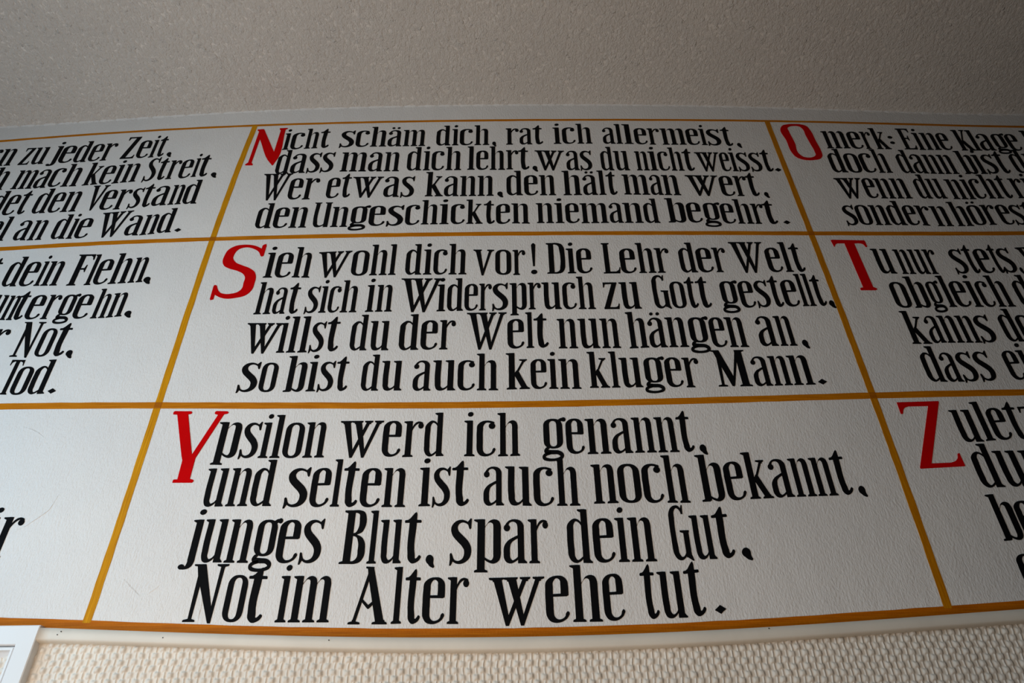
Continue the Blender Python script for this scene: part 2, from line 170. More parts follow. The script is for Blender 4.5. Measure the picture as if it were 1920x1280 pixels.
INITIALS = {
 'N': [
  [(-0.6273,3.0750,0), (-0.6266,3.0776,0), (-0.6124,3.0790,0), (-0.6102,3.0766,0), (-0.5703,2.9914,0), (-0.5684,3.0742,0), (-0.5717,3.0767,0), (-0.5720,3.0816,0), (-0.5535,3.0824,0), (-0.5517,3.0804,0), (-0.5569,3.0766,0), (-0.5621,2.9503,1), (-0.5653,2.9433,1), (-0.5700,2.9484,1), (-0.6144,3.0400,0), (-0.6174,2.9532,0), (-0.6131,2.9474,0), (-0.6136,2.9442,0), (-0.6306,2.9442,0), (-0.6316,2.9469,0), (-0.6255,2.9536,0), (-0.6223,3.0699,0)],
 ],
 'S': [
  [(-0.5371,2.6818,0), (-0.5338,2.6845,0), (-0.5296,2.6862,0), (-0.5284,2.6813,0), (-0.5293,2.6521,0), (-0.5330,2.6498,0), (-0.5363,2.6525,0), (-0.5415,2.6628,1), (-0.5543,2.6727,1), (-0.5730,2.6773,1), (-0.5865,2.6720,1), (-0.5928,2.6602,1), (-0.5932,2.6451,1), (-0.5866,2.6350,1), (-0.5695,2.6251,1), (-0.5530,2.6174,1), (-0.5395,2.6063,1), (-0.5342,2.5940,1), (-0.5333,2.5757,1), (-0.5355,2.5568,1), (-0.5449,2.5438,1), (-0.5650,2.5367,1), (-0.5839,2.5350,1), (-0.5987,2.5392,1), (-0.6094,2.5456,0), (-0.6096,2.5333,0), (-0.6154,2.5315,0), (-0.6168,2.5346,0), (-0.6172,2.5691,0), (-0.6148,2.5719,0), (-0.6106,2.5697,0), (-0.6062,2.5595,1), (-0.5982,2.5501,1), (-0.5865,2.5468,1), (-0.5747,2.5477,1), (-0.5635,2.5518,1), (-0.5569,2.5603,1), (-0.5563,2.5760,1), (-0.5565,2.5912,1), (-0.5633,2.6018,1), (-0.5761,2.6098,1), (-0.5964,2.6173,1), (-0.6088,2.6254,1), (-0.6132,2.6337,1), (-0.6136,2.6538,1), (-0.6089,2.6704,1), (-0.5966,2.6808,1), (-0.5746,2.6847,1), (-0.5535,2.6814,1), (-0.5372,2.6729,0)],
 ],
 'Y': [
  [(-0.6191,2.2649,0), (-0.6193,2.2693,0), (-0.6176,2.2714,0), (-0.5867,2.2706,0), (-0.5847,2.2679,0), (-0.5864,2.2654,0), (-0.5914,2.2645,0), (-0.5639,2.1834,0), (-0.5362,2.2625,0), (-0.5428,2.2648,0), (-0.5430,2.2682,0), (-0.5409,2.2705,0), (-0.5202,2.2696,0), (-0.5177,2.2669,0), (-0.5195,2.2649,0), (-0.5256,2.2635,0), (-0.5560,2.1768,0), (-0.5558,2.1374,0), (-0.5498,2.1359,0), (-0.5480,2.1335,0), (-0.5504,2.1304,0), (-0.5841,2.1309,0), (-0.5842,2.1354,0), (-0.5827,2.1366,0), (-0.5770,2.1368,0), (-0.5778,2.1725,0), (-0.5815,2.1809,0), (-0.6113,2.2642,0)],
 ],
 'O': [
  [(0.6852,3.0600,1), (0.6913,3.0684,1), (0.7041,3.0732,1), (0.7221,3.0741,1), (0.7404,3.0717,1), (0.7513,3.0650,1), (0.7558,3.0522,1), (0.7594,3.0090,1), (0.7623,2.9670,1), (0.7609,2.9533,1), (0.7547,2.9443,1), (0.7398,2.9393,1), (0.7245,2.9385,1), (0.7075,2.9426,1), (0.6966,2.9514,1), (0.6910,2.9652,1), (0.6881,3.0118,1)],
  [(0.7019,3.0589,1), (0.7071,3.0640,1), (0.7205,3.0675,1), (0.7334,3.0648,1), (0.7387,3.0566,1), (0.7405,3.0315,1), (0.7436,2.9998,1), (0.7466,2.9688,1), (0.7456,2.9566,1), (0.7397,2.9503,1), (0.7267,2.9471,1), (0.7145,2.9503,1), (0.7076,2.9588,1), (0.7062,3.0021,1), (0.7022,3.0483,1)],
 ],
 'T': [
  [(0.7035,2.6758,0), (0.7062,2.6778,0), (0.7758,2.6746,0), (0.7769,2.6718,0), (0.7771,2.6569,0), (0.7746,2.6549,0), (0.7688,2.6654,1), (0.7622,2.6669,0), (0.7515,2.6666,0), (0.7543,2.5438,0), (0.7607,2.5399,0), (0.7608,2.5376,0), (0.7576,2.5355,0), (0.7275,2.5360,0), (0.7265,2.5381,0), (0.7274,2.5419,0), (0.7340,2.5426,0), (0.7310,2.6673,0), (0.7151,2.6676,0), (0.7122,2.6657,1), (0.7061,2.6567,0)],
 ],
 'Z': [
  [(0.7115,2.2698,0), (0.7886,2.2713,0), (0.7887,2.2691,0), (0.7310,2.1475,0), (0.7658,2.1485,0), (0.7740,2.1514,1), (0.7807,2.1574,1), (0.7834,2.1652,0), (0.7868,2.1667,0), (0.7877,2.1425,0), (0.7867,2.1417,0), (0.7089,2.1382,0), (0.7086,2.1402,0), (0.7666,2.2616,0), (0.7294,2.2612,0), (0.7221,2.2583,1), (0.7165,2.2506,1), (0.7152,2.2467,0), (0.7131,2.2455,0), (0.7112,2.2465,0)],
 ],
}
STRIPE_TOP = [(-1.2611,3.0456), (-1.0737,3.0616), (-0.8850,3.0809), (-0.7315,3.0931), (-0.5453,3.0958), (-0.3490,3.1000), (-0.0931,3.1037), (0.1543,3.1037), (0.3024,3.1010), (0.4719,3.0931), (0.6666,3.0867), (0.9035,3.0755), (1.1156,3.0626), (1.2847,3.0534)]
STRIPE_L2 = [(-1.1095,2.6815), (-0.8862,2.6946), (-0.6594,2.7027), (-0.6036,2.7058), (-0.3176,2.7093), (-0.0159,2.7074), (0.2586,2.7066), (0.6354,2.6997), (0.8606,2.6934), (1.1219,2.6912)]
STRIPE_L3 = [(-0.9445,2.2850), (-0.7975,2.2870), (-0.7532,2.2872), (-0.6562,2.2841), (-0.5379,2.2818), (-0.3443,2.2783), (0.0142,2.2764), (0.3264,2.2810), (0.5424,2.2826), (0.6758,2.2849), (0.8103,2.2863), (0.9543,2.2884)]
STRIPE_BOT = [(-0.7866,1.9055), (-0.7146,1.9038), (-0.6544,1.9007), (-0.5799,1.8966), (-0.4770,1.8910), (-0.3955,1.8888), (-0.1786,1.8817), (-0.0267,1.8811), (0.1852,1.8825), (0.4056,1.8896), (0.6710,1.9044), (0.7809,1.9095)]
STRIPE_VL = [(-0.6375,3.0889), (-0.6440,2.9276), (-0.6525,2.7021), (-0.6533,2.2828), (-0.6492,2.1391), (-0.6552,2.0141), (-0.6527,1.9076)]
STRIPE_VR = [(0.6569,3.0815), (0.6659,2.6990), (0.6736,2.2858), (0.6702,2.1249), (0.6719,2.0180), (0.6696,1.9094)]
CREASE = [(-1.2836,3.0996), (-1.0441,3.1168), (-0.8515,3.1369), (-0.7048,3.1502), (-0.5558,3.1575), (-0.3554,3.1601), (-0.1441,3.1627), (0.0064,3.1677), (0.2083,3.1647), (0.4092,3.1569), (0.6071,3.1451), (0.7877,3.1307), (1.0486,3.1160), (1.3065,3.1014)]
LEDGE_LOW = [(-0.7080,1.8748), (-0.3901,1.8624), (-0.3860,1.8616), (-0.1165,1.8521), (-0.0267,1.8524), (0.1822,1.8567), (0.3990,1.8620), (0.7693,1.8831)]
FRAME_OUT = [(-0.7837,1.8986), (-0.7156,1.8969), (-0.7141,1.8211)]
FRAME_IN = [(-0.7726,1.8719), (-0.7426,1.8730), (-0.7407,1.8215)]
WALL_CRACKS = [[(-0.8268,2.0443), (-0.8165,2.0514), (-0.8060,2.0585), (-0.7982,2.0657), (-0.7904,2.0729), (-0.7839,2.0793), (-0.7788,2.0848), (-0.7766,2.0932), (-0.7739,2.1055), (-0.7718,2.1169)], [(-0.4863,1.9386), (-0.4842,1.9266), (-0.4845,1.9147), (-0.4836,1.9046)], [(-0.6189,1.9690), (-0.6076,1.9598), (-0.5945,1.9498), (-0.5836,1.9415)], [(-0.5572,1.9599), (-0.5635,1.9526), (-0.5731,1.9454)], [(-0.8866,2.2434), (-0.8666,2.2366), (-0.8525,2.2300), (-0.8396,2.2212)]]
LEDGE_SPECKS = [(-0.6802,1.8888), (-0.6842,1.8843), (-0.5244,1.8780), (-0.2756,1.8713), (0.3829,1.8791)]

# ------------------------------------------------------------------ materials
def new_mat(name):
    m = bpy.data.materials.new(name); m.use_nodes = True
    nt = m.node_tree; b = nt.nodes['Principled BSDF']
    return m, nt, b
def node(nt, t, **kw):
    n = nt.nodes.new(t)
    for k, v in kw.items():
        if k.startswith('i_'):
            key = k[2:]; n.inputs[int(key) if key.isdigit() else key].default_value = v
        else: setattr(n, k, v)
    return n
def noise(nt, vec, scale, detail=3, rough=.55):
    n = node(nt, 'ShaderNodeTexNoise'); n.inputs['Scale'].default_value = scale
    n.inputs['Detail'].default_value = detail; n.inputs['Roughness'].default_value = rough
    nt.links.new(vec, n.inputs['Vector']); return n.outputs['Fac']
def mapped(nt, scale, rot=(0,0,0)):
    g = node(nt, 'ShaderNodeNewGeometry')
    mp = node(nt, 'ShaderNodeMapping'); mp.inputs['Scale'].default_value = scale; mp.inputs['Rotation'].default_value = rot
    nt.links.new(g.outputs['Position'], mp.inputs['Vector']); return mp.outputs['Vector']
def ramp(nt, fac, stops):
    r = node(nt, 'ShaderNodeValToRGB'); e = r.color_ramp.elements
    while len(e) < len(stops): e.new(.5)
    for q, (p, c) in zip(e, stops): q.position = p; q.color = c if len(c) == 4 else (*c, 1)
    nt.links.new(fac, r.inputs[0]); return r.outputs[0]
def bump(nt, b, h, strength, dist, prev=None):
    n = node(nt, 'ShaderNodeBump'); n.inputs['Strength'].default_value = strength; n.inputs['Distance'].default_value = dist
    nt.links.new(h, n.inputs['Height'])
    if prev: nt.links.new(prev, n.inputs['Normal'])
    nt.links.new(n.outputs[0], b.inputs['Normal']); return n.outputs[0]

def mat_frieze():
    m, nt, b = new_mat('painted_white_plaster')
    c = noise(nt, mapped(nt, (1.0, 1, 1.0)), 3.5, 3)
    nt.links.new(ramp(nt, c, [(.3, (.675, .68, .685)), (.7, (.735, .735, .73))]), b.inputs['Base Color'])
    b.inputs['Roughness'].default_value = .55; b.inputs['Specular IOR Level'].default_value = .3
    h1 = noise(nt, mapped(nt, (1.6, 1, .75)), 190, 4, .6)     # brush-dragged paint grain
    h2 = noise(nt, mapped(nt, (1, 1, .6)), 28, 2)
    n1 = bump(nt, b, h1, .75, .0022)
    bump(nt, b, h2, .4, .004, n1)
    return m
def mat_ceiling():
    m, nt, b = new_mat('roughcast_ceiling_plaster')
    c = noise(nt, mapped(nt, (1, 1, 1)), 6, 3)
    nt.links.new(ramp(nt, c, [(.3, (.785, .745, .70)), (.7, (.835, .795, .745))]), b.inputs['Base Color'])
    b.inputs['Roughness'].default_value = .85
    h1 = noise(nt, mapped(nt, (1.15, .8, 1)), 118, 5, .70)
    r = ramp(nt, h1, [(.40, (0,0,0)), (.78, (1,1,1))])
    n1 = bump(nt, b, r, .8, .0046)
    r2 = ramp(nt, noise(nt, mapped(nt, (1.1, .9, 1)), 70, 3, .6), [(.60, (0,0,0)), (.72, (1,1,1))])
    n1 = bump(nt, b, r2, .5, .004, n1)
    bump(nt, b, noise(nt, mapped(nt, (1, 1, 1)), 22, 3), .4, .004, n1)
    return m
def mat_plain(name, col, rough, nscale=150, dist=.0005, strength=.4, var=.06, spec=.35):
    m, nt, b = new_mat(name)
    c = noise(nt, mapped(nt, (1, 1, 1)), 9, 4)
    lo = tuple(v*(1-var) for v in col); hi = tuple(min(1, v*(1+var)) for v in col)
    nt.links.new(ramp(nt, c, [(.3, lo), (.7, hi)]), b.inputs['Base Color'])
    b.inputs['Roughness'].default_value = rough; b.inputs['Specular IOR Level'].default_value = spec
    bump(nt, b, noise(nt, mapped(nt, (1.3, 1, .8)), nscale, 4, .6), strength, dist)
    return m
def mat_ochre(name, along, dark=1.0, warm=1.0):
    m, nt, b = new_mat(name)
    sc = (2, 1, 60) if along == 'x' else (60, 1, 2)
    st = noise(nt, mapped(nt, sc), 7, 4, .65)
    a = tuple(v*dark for v in (.35, .097*warm, .0015)); c2 = tuple(v*dark for v in (.48, .145*warm, .002)); c3 = tuple(v*dark for v in (.62, .215*warm, .005))
    nt.links.new(ramp(nt, st, [(.3, a), (.52, c2), (.75, c3)]), b.inputs['Base Color'])
    b.inputs['Roughness'].default_value = .55; b.inputs['Specular IOR Level'].default_value = .08
    bump(nt, b, noise(nt, mapped(nt, (1.6, 1, .8)), 190, 4, .6), .5, .0009)
    return m
M = {
 'frieze': mat_frieze(), 'ceiling': mat_ceiling(),
 'ledge': mat_plain('cream_gloss_trim_paint', (.68, .65, .585), .5, 120, .0006, .4),
 'wallpaper': mat_plain('cream_woven_wallpaper', (.69, .655, .595), .6, 260, .0004, .4),
 'frame': mat_plain('white_gloss_door_paint', (.74, .76, .78), .22, 60, .0004, .3, .02),
 'black': mat_plain('black_lettering_paint', (.0040, .0043, .0052), .6, 190, .0007, .5, .2, .03),
 'red': mat_plain('red_initial_paint', (.51, .0008, .0018), .6, 190, .0006, .4, .1, .02),
 'ochre_x': mat_ochre('ochre_stripe_paint', 'x', 1.0, 1.1), 'ochre_z': mat_ochre('ochre_upright_stripe_paint', 'z', .96, 1.24),
 'ochre_left': mat_ochre('left_yellow_ochre_stripe_paint', 'z', 1.14, 1.45), 'ochre_low': mat_ochre('orange_ochre_stripe_paint', 'x', .94, .9),  # left upright takes a brighter, yellower ochre than the right one
 'ochre_2': mat_ochre('ochre_double_coat_paint', 'x', .74),
 'speck': mat_plain('dark_speck', (.02, .018, .015), .6),
}

# ------------------------------------------------------------------ object helpers
def link(name, me, mat, parent=None, loc=(0,0,0)):
    if mat: me.materials.append(mat)
    o = bpy.data.objects.new(name, me); COL.objects.link(o)
    o.location = loc
    if parent: o.parent = parent
    return o
def mesh_from(name, verts, faces, smooth=False):
    me = bpy.data.meshes.new(name); me.from_pydata(verts, [], faces)
    bm = bmesh.new(); bm.from_mesh(me)
    bm.to_mesh(me); bm.free()
    if smooth: me.polygons.foreach_set('use_smooth', [True]*len(me.polygons))
    me.update(); return me
def tag(o, label, cat, group=None):
    o['label'] = label; o['category'] = cat
    if group: o['group'] = group
    return o
def structure(o): o['kind'] = 'structure'; return o
def empty(name, loc, parent=None):
    o = bpy.data.objects.new(name, None); COL.objects.link(o); o.empty_display_size = .05
    o.location = loc
    if parent: o.parent = parent
    return o
def lerp_poly(pts, x):
    if x <= pts[0][0]:
        a, b = pts[0], pts[1] if len(pts) > 1 else pts[0]
    elif x >= pts[-1][0]:
        a, b = pts[-2] if len(pts) > 1 else pts[-1], pts[-1]
    else:
        for a, b in zip(pts, pts[1:]):
            if a[0] <= x <= b[0]: break
    if b[0] == a[0]: return a[1]
    return a[1] + (b[1]-a[1])*(x-a[0])/(b[0]-a[0])
def smooth_curve(pts, deg=4):
    """least-squares polynomial z(x) through measured points: the slight sag of a hand-drawn line"""
    xs = [p[0] for p in pts]; c = sum(xs)/len(xs); s = (max(xs)-min(xs))/2
    n = deg+1
    A = [[0.0]*(n+1) for _ in range(n)]
    for x, z in pts:
        u = (x-c)/s; pw = [u**k for k in range(n)]
        for i in range(n):
            for j in range(n): A[i][j] += pw[i]*pw[j]
            A[i][n] += pw[i]*z
    for i in range(n):
        A[i][i] += 1e-9
        p = max(range(i, n), key=lambda k: abs(A[k][i])); A[i], A[p] = A[p], A[i]
        for k in range(n):
            if k != i:
                fct = A[k][i]/A[i][i]
                for j in range(i, n+1): A[k][j] -= fct*A[i][j]
    co = [A[i][n]/A[i][i] for i in range(n)]
    def z(x):
        u = (x-c)/s; e = max(-1.0, min(1.0, u))
        v = sum(co[k]*e**k for k in range(n))
        if u != e:
            d = sum(k*co[k]*e**(k-1) for k in range(1, n)); v += d*(u-e)
        return v
    return z

# ------------------------------------------------------------------ letter shapes (x-height = 1, baseline = 0)
def curve(pts):
    """closed outline: points (x, y) are corners, (x, y, 1) are passed smoothly"""
    P = [(p[0], p[1], len(p) > 2 and p[2]) for p in pts]; n = len(P); out = []
    def tan(i, seg):
        a, b, c = P[i-1], P[i], P[(i+1) % n]
        if not b[2]: d = seg
        else:
            d1 = Vector((b[0]-a[0], b[1]-a[1])); d2 = Vector((c[0]-b[0], c[1]-b[1]))
            l1, l2 = d1.length or 1e-6, d2.length or 1e-6
            d = (d1/l1*l2 + d2/l2*l1)
        d = Vector(d); l = d.length or 1e-6
        return d/l*Vector(seg).length
    for i in range(n):
        a, b = P[i], P[(i+1) % n]
        seg = (b[0]-a[0], b[1]-a[1])
        if not a[2] and not b[2]: out.append((a[0], a[1])); continue
        t0, t1 = tan(i, seg), tan((i+1) % n, seg)
        k = 6
        for j in range(k):
            t = j/k; h1 = 2*t**3-3*t*t+1; h2 = t**3-2*t*t+t; h3 = -2*t**3+3*t*t; h4 = t**3-t*t
            out.append((h1*a[0]+h2*t0[0]+h3*b[0]+h4*t1[0], h1*a[1]+h2*t0[1]+h3*b[1]+h4*t1[1]))
    return out
def ribbon(pts):
    """brush stroke through (x, y, width) points"""
    n = len(pts); dense = []
    for i in range(n-1):
        p0, p1, p2, p3 = pts[max(i-1,0)], pts[i], pts[i+1], pts[min(i+2,n-1)]
        for j in range(7):
            t = j/7
            dense.append(tuple(.5*((2*p1[c])+(-p0[c]+p2[c])*t+(2*p0[c]-5*p1[c]+4*p2[c]-p3[c])*t*t+(-p0[c]+3*p1[c]-3*p2[c]+p3[c])*t**3) for c in range(3)))
    dense.append(pts[-1]); L, R = [], []
    for i, (x, y, w) in enumerate(dense):
        a, b = dense[max(i-1,0)], dense[min(i+1,len(dense)-1)]
        d = Vector((b[0]-a[0], b[1]-a[1])); d = d.normalized() if d.length else Vector((1,0))
        L.append((x-d.y*w/2, y+d.x*w/2)); R.append((x+d.y*w/2, y-d.x*w/2))
    # a strip of quads, so that tight turns never break the fill
    return ('strip', L, R)
def blob(x, y, rx, ry, tilt=0, n=18):
    c, s = math.cos(tilt), math.sin(tilt)
    return [[(x+rx*math.cos(a)*c-ry*math.sin(a)*s, y+rx*math.cos(a)*s+ry*math.sin(a)*c) for a in [2*math.pi*i/n for i in range(n)]]]
def rrect(x0, x1, y0, y1, rx, ry, k=8):
    o = []
    for cx, cy, a0 in ((x1-rx,y1-ry,0),(x0+rx,y1-ry,90),(x0+rx,y0+ry,180),(x1-rx,y0+ry,270)):
        for i in range(k+1):
            a = math.radians(a0+90*i/k); e = .85
            ca, sa = math.cos(a), math.sin(a)
            o.append((cx+rx*math.copysign(abs(ca)**e, ca), cy+ry*math.copysign(abs(sa)**e, sa)))
    return o
ASC = 1.225; CAP = 1.24; ST = .165
def C(*pts): return [curve(pts)]
def stem(x, y0, y1, w=ST): return [[(x,y0),(x+w,y0),(x+w,y1),(x,y1)]]
def foot(x, w=ST, l=.06, r=.06, y=0): return C((x-l,y),(x+w+r,y),(x+w+r+.004,y+.022),(x+w+r-.01,y+.042),(x+w,y+.062),(x+w,y+.09),(x,y+.09),(x,y+.062),(x-l+.01,y+.042),(x-l-.004,y+.022))
def flag(x, y, w=ST, l=.075): return C((x-l,y-.004),(x+w*.5,y+.004),(x+w,y),(x+w,y-.12),(x,y-.12),(x,y-.072),(x-l+.02,y-.046),(x-l-.006,y-.03))
def topserif(x, y, w=ST, l=.06, r=.06): return C((x-l,y),(x+w+r,y),(x+w+r+.004,y-.022),(x+w+r-.01,y-.042),(x+w,y-.06),(x+w,y-.09),(x,y-.09),(x,y-.06),(x-l+.01,y-.042),(x-l-.004,y-.022))
def arch(xl, xr, w=ST, low=.80):
    m = (xl+xr)/2
    return C((xl-.02,low),(xl+.04,low+.075),(m-.0,.955,1),(xr+.03,1.0,1),(xr+w*.72,.965,1),(xr+w,.85,1),(xr+w,.70),(xr,.70),(xr,.83,1),(xr-.018,.905,1),(xr-.07,.93,1),(m-.05,.885,1),(xl-.02,low-.06))
def f_i(): return [stem(.06,0,1),foot(.06),flag(.06,1),blob(.155,1.185,.082,.066,.25)]
def f_j(): return [stem(.06,.05,1),flag(.06,1),blob(.155,1.185,.082,.066,.25),C((.06,.12),(.225,.12),(.225,.03,1),(.17,-.09,1),(.05,-.14,1),(-.04,-.125,1),(-.02,-.085),(.03,-.08,1),(.06,-.02,1)),blob(-.05,-.085,.075,.058)]
def f_n(): return [stem(.06,0,1),foot(.06),flag(.06,1),arch(.225,.42),stem(.42,0,.86),foot(.42)]
def f_m(): return [stem(.06,0,1),foot(.06),flag(.06,1),arch(.225,.41),stem(.41,0,.86),foot(.41),arch(.575,.76),stem(.76,0,.86),foot(.76)]
def f_h(): return [stem(.06,0,ASC),foot(.06),flag(.06,ASC),arch(.225,.42),stem(.42,0,.86),foot(.42)]
def f_l(): return [stem(.06,0,ASC),foot(.06),flag(.06,ASC)]
def f_r(): return [stem(.06,0,1),foot(.06),flag(.06,1),C((.20,.78),(.24,.86,1),(.34,.97,1),(.44,.985,1),(.52,.93,1),(.50,.90),(.42,.935,1),(.34,.90,1),(.26,.80,1),(.20,.66)),blob(.465,.865,.078,.082)]
def bowl_r(xl, xr, w=ST): # right-hand bowl bottom of b and p
    return C((xr,.30),(xr+w,.30),(xr+w,.2,1),(xr+w*.75,.06,1),(xr+.02,-.005,1),(xl+.06,.03,1),(xl-.03,.10),(xl-.03,.16),(xl+.07,.085,1),(xr-.04,.065,1),(xr-.005,.12,1),(xr,.22,1))
def f_b(): return [stem(.06,.02,ASC),flag(.06,ASC),C((-.01,.0),(.19,0),(.225,.09),(.225,.12),(.06,.12),(.06,.06),(-.01,.04)),arch(.225,.41),stem(.41,.25,.86),bowl_r(.225,.41)]
def f_p(): return [stem(.06,-.2,1),flag(.06,1),foot(.06,y=-.2),arch(.225,.41),stem(.41,.25,.86),bowl_r(.225,.41)]
def bowl_l(x1): # left-hand bowl of d, with the stem at x1
    return C((x1+.02,.90),(x1-.06,.975,1),(x1-.17,1.0,1),(.10,.95,1),(.01,.84,1),(0,.70,1),(0,.30,1),(.012,.15,1),(.09,.03,1),(.19,-.005,1),(x1-.07,.03,1),(x1+.02,.10),(x1+.02,.16),(x1-.07,.09,1),(.235,.06,1),(.18,.12,1),(.165,.28,1),(.165,.72,1),(.18,.87,1),(.24,.94,1),(x1-.07,.92,1),(x1+.02,.82))
def f_d(): return [bowl_l(.37),stem(.37,0,ASC),flag(.37,ASC),C((.37,0),(.60,0),(.604,.03),(.57,.05),(.535,.09),(.37,.09))]
def f_o(): return [[rrect(0,.56,-.005,1.0,.28,.25),rrect(.165,.395,.055,.94,.115,.14)]]
def dots(x): return [blob(x-.11,1.135,.066,.052,.2),blob(x+.12,1.135,.066,.052,.2)]
def f_oe(): return f_o()+dots(.28)
def f_a(): return [stem(.37,.0,.80),C((.37,0),(.60,0),(.604,.03),(.57,.05),(.535,.09),(.37,.09)),
    C((.05,.83,1),(.10,.935,1),(.20,.99,1),(.33,1.0,1),(.46,.96,1),(.525,.88,1),(.535,.76,1),(.535,.70),(.37,.70),(.37,.80,1),(.345,.90,1),(.27,.945,1),(.17,.925,1),(.12,.86,1)),
    blob(.09,.80,.085,.08),
    C((.40,.64),(.27,.585,1),(.10,.49,1),(.01,.36,1),(0,.24,1),(.015,.10,1),(.08,.02,1),(.17,-.005,1),(.30,.035,1),(.40,.10),(.40,.17),(.30,.09,1),(.225,.065,1),(.175,.12,1),(.165,.22,1),(.17,.36,1),(.20,.45,1),(.28,.515,1),(.40,.57))]
def f_ae(): return f_a()+dots(.30)
def tail_c(): return [C((.0,.40),(0,.28,1),(.02,.13,1),(.10,.025,1),(.22,-.005,1),(.37,.03,1),(.47,.115,1),(.495,.20,1),(.465,.225,1),(.43,.20,1),(.40,.12,1),(.33,.07,1),(.25,.065,1),(.185,.12,1),(.165,.25,1),(.165,.40))]
def f_c(): return [C((0,.35),(.165,.35),(.165,.72,1),(.18,.86,1),(.25,.94,1),(.34,.94,1),(.42,.90),(.47,.93,1),(.37,.99,1),(.25,1.0,1),(.10,.955,1),(.015,.86,1),(0,.72,1)),blob(.405,.845,.088,.085)]+tail_c()
def f_e(): return [C((0,.35),(.165,.35),(.165,.72,1),(.18,.88,1),(.25,.945,1),(.315,.91,1),(.33,.80,1),(.33,.60),(.49,.56),(.495,.60),(.495,.74,1),(.47,.90,1),(.39,.98,1),(.27,1.0,1),(.10,.955,1),(.015,.86,1),(0,.72,1)),C((.12,.545),(.46,.545),(.495,.575),(.49,.61),(.12,.60))]+tail_c()
def s_body(h=1.0):
    P = [(.455,.84,.03),(.40,.92,.045),(.28,.968,.06),(.16,.93,.10),(.095,.82,.15),(.125,.69,.17),(.235,.565,.18),(.345,.45,.18),(.41,.32,.17),(.40,.17,.15),(.32,.065,.10),(.20,.03,.065),(.10,.07,.05),(.04,.17,.04)]
    f = h
    return [ribbon([(x,y*f,w) for x,y,w in P]),
      C((.395,.94*f),(.47,1.03*f),(.495,1.02*f),(.485,.80*f),(.46,.77*f),(.435,.80*f)),
      C((.0,-.035*f),(.035,-.035*f),(.07,.04*f),(.10,.09*f),(.055,.22*f),(.03,.245*f),(.005,.22*f),(.01,.1*f))]
def f_s(): return s_body()
def f_t(): return [C((.09,.94),(.09,.22,1),(.115,.07,1),(.20,-.005,1),(.30,.02,1),(.375,.09,1),(.39,.15,1),(.355,.175,1),(.315,.13,1),(.275,.10,1),(.255,.18,1),(.255,.95),(.255,1.13),(.235,1.18),(.20,1.16),(.10,1.03),(.06,1.0)),C((-.01,.925),(.35,.925),(.362,.95),(.35,.99),(.09,1.0),(-.01,.985),(-.022,.955))]
def f_u(): return [C((.06,.96),(.06,.26,1),(.075,.12,1),(.135,.02,1),(.23,-.005,1),(.34,.03,1),(.44,.12),(.44,.19),(.35,.095,1),(.29,.075,1),(.24,.12,1),(.225,.26,1),(.225,.96)),flag(.06,1),stem(.42,0,1),flag(.42,1),C((.42,0),(.645,0),(.65,.03),(.62,.05),(.585,.09),(.42,.09))]
def vee(x, y1, w, wd, thin, up): # thick down-stroke from x to the foot, then thin up-stroke to `up`
    b = x+wd
    return [C((x,y1),(x+w,y1),(b+.035,.13),(b+.01,-.03),(b-.035,-.03)),C((b-.035,-.03),(b+.03,-.03),(up+thin,y1),(up,y1),(b-.01,.10))]
def f_v(y1=1.0): return vee(.06,y1,.18,.27,.10,.56)+[topserif(.06,y1,.18,.07,.045),topserif(.56,y1,.10,.08,.07)]
def f_w(y1=1.0): return vee(.08,y1,.185,.31,.10,.735)+vee(.39,y1,.185,.315,.105,1.01)+[topserif(.08,y1,.185,.08,.05),topserif(.39,y1,.185,.08,.04),topserif(.735,y1,.10,.07,.05),topserif(1.01,y1,.105,.07,.07)]
def f_k(a=ASC, t=1.0): return [stem(.06,0,a),foot(.06,r=.05),flag(.06,a),C((.19,.42),(.25,.42),(.52,t-.03),(.45,t-.03)),topserif(.445,t,.075,.09,.05),C((.20,.50),(.27,.62),(.335,.585),(.565,.06),(.40,.06)),foot(.40,.17,.05,.06)]
def f_g(): return [[rrect(.05,.58,.15,1.0,.265,.22),rrect(.215,.415,.205,.94,.10,.12)],
    C((.43,.92),(.49,.985,1),(.57,1.02,1),(.63,1.015),(.67,.965,1),(.64,.915,1),(.57,.93,1),(.52,.90,1),(.47,.85)),blob(.625,.975,.062,.062),
    ribbon([(.19,.19,.06),(.12,.13,.09),(.12,.065,.12),(.26,.05,.115),(.43,.04,.11),(.525,-.025,.11),(.51,-.105,.085),(.37,-.155,.07),(.20,-.16,.075),(.07,-.125,.09),(.045,-.06,.085),(.11,-.005,.08),(.24,.03,.07)])]
def f_z(h=1.0): return [C((.03,h),(.50,h),(.50,h-.055),(.10,h-.065),(.085,h-.11),(.06,h-.19),(.03,h-.19)),C((.325,h-.05),(.50,h-.03),(.185,.04),(.0,.03)),C((0,0),(.50,0),(.52,.19),(.49,.2),(.45,.10,1),(.38,.065),(.0,.065))]
def F_D(): return [stem(.07,0,CAP,.18),foot(.07,.18,.07,.0),C((.0,CAP),(.0,CAP-.04),(.07,CAP-.07),(.25,CAP-.07),(.25,CAP)),C((.2,CAP),(.38,CAP,1),(.54,CAP-.06,1),(.62,CAP-.22,1),(.63,CAP-.4,1),(.63,.4,1),(.61,.2,1),(.52,.05,1),(.36,0,1),(.2,0),(.2,.055),(.34,.06,1),(.42,.12,1),(.45,.26,1),(.45,CAP-.28,1),(.42,CAP-.12,1),(.33,CAP-.06,1),(.2,CAP-.055))]
def F_L(): return [stem(.07,0,CAP,.175),topserif(.07,CAP,.175),C((0,0),(.60,0),(.63,.23),(.60,.25),(.55,.13,1),(.46,.07),(.245,.07),(0,.04))]
def F_W(): return f_w(CAP)
def F_V(): return f_v(CAP)
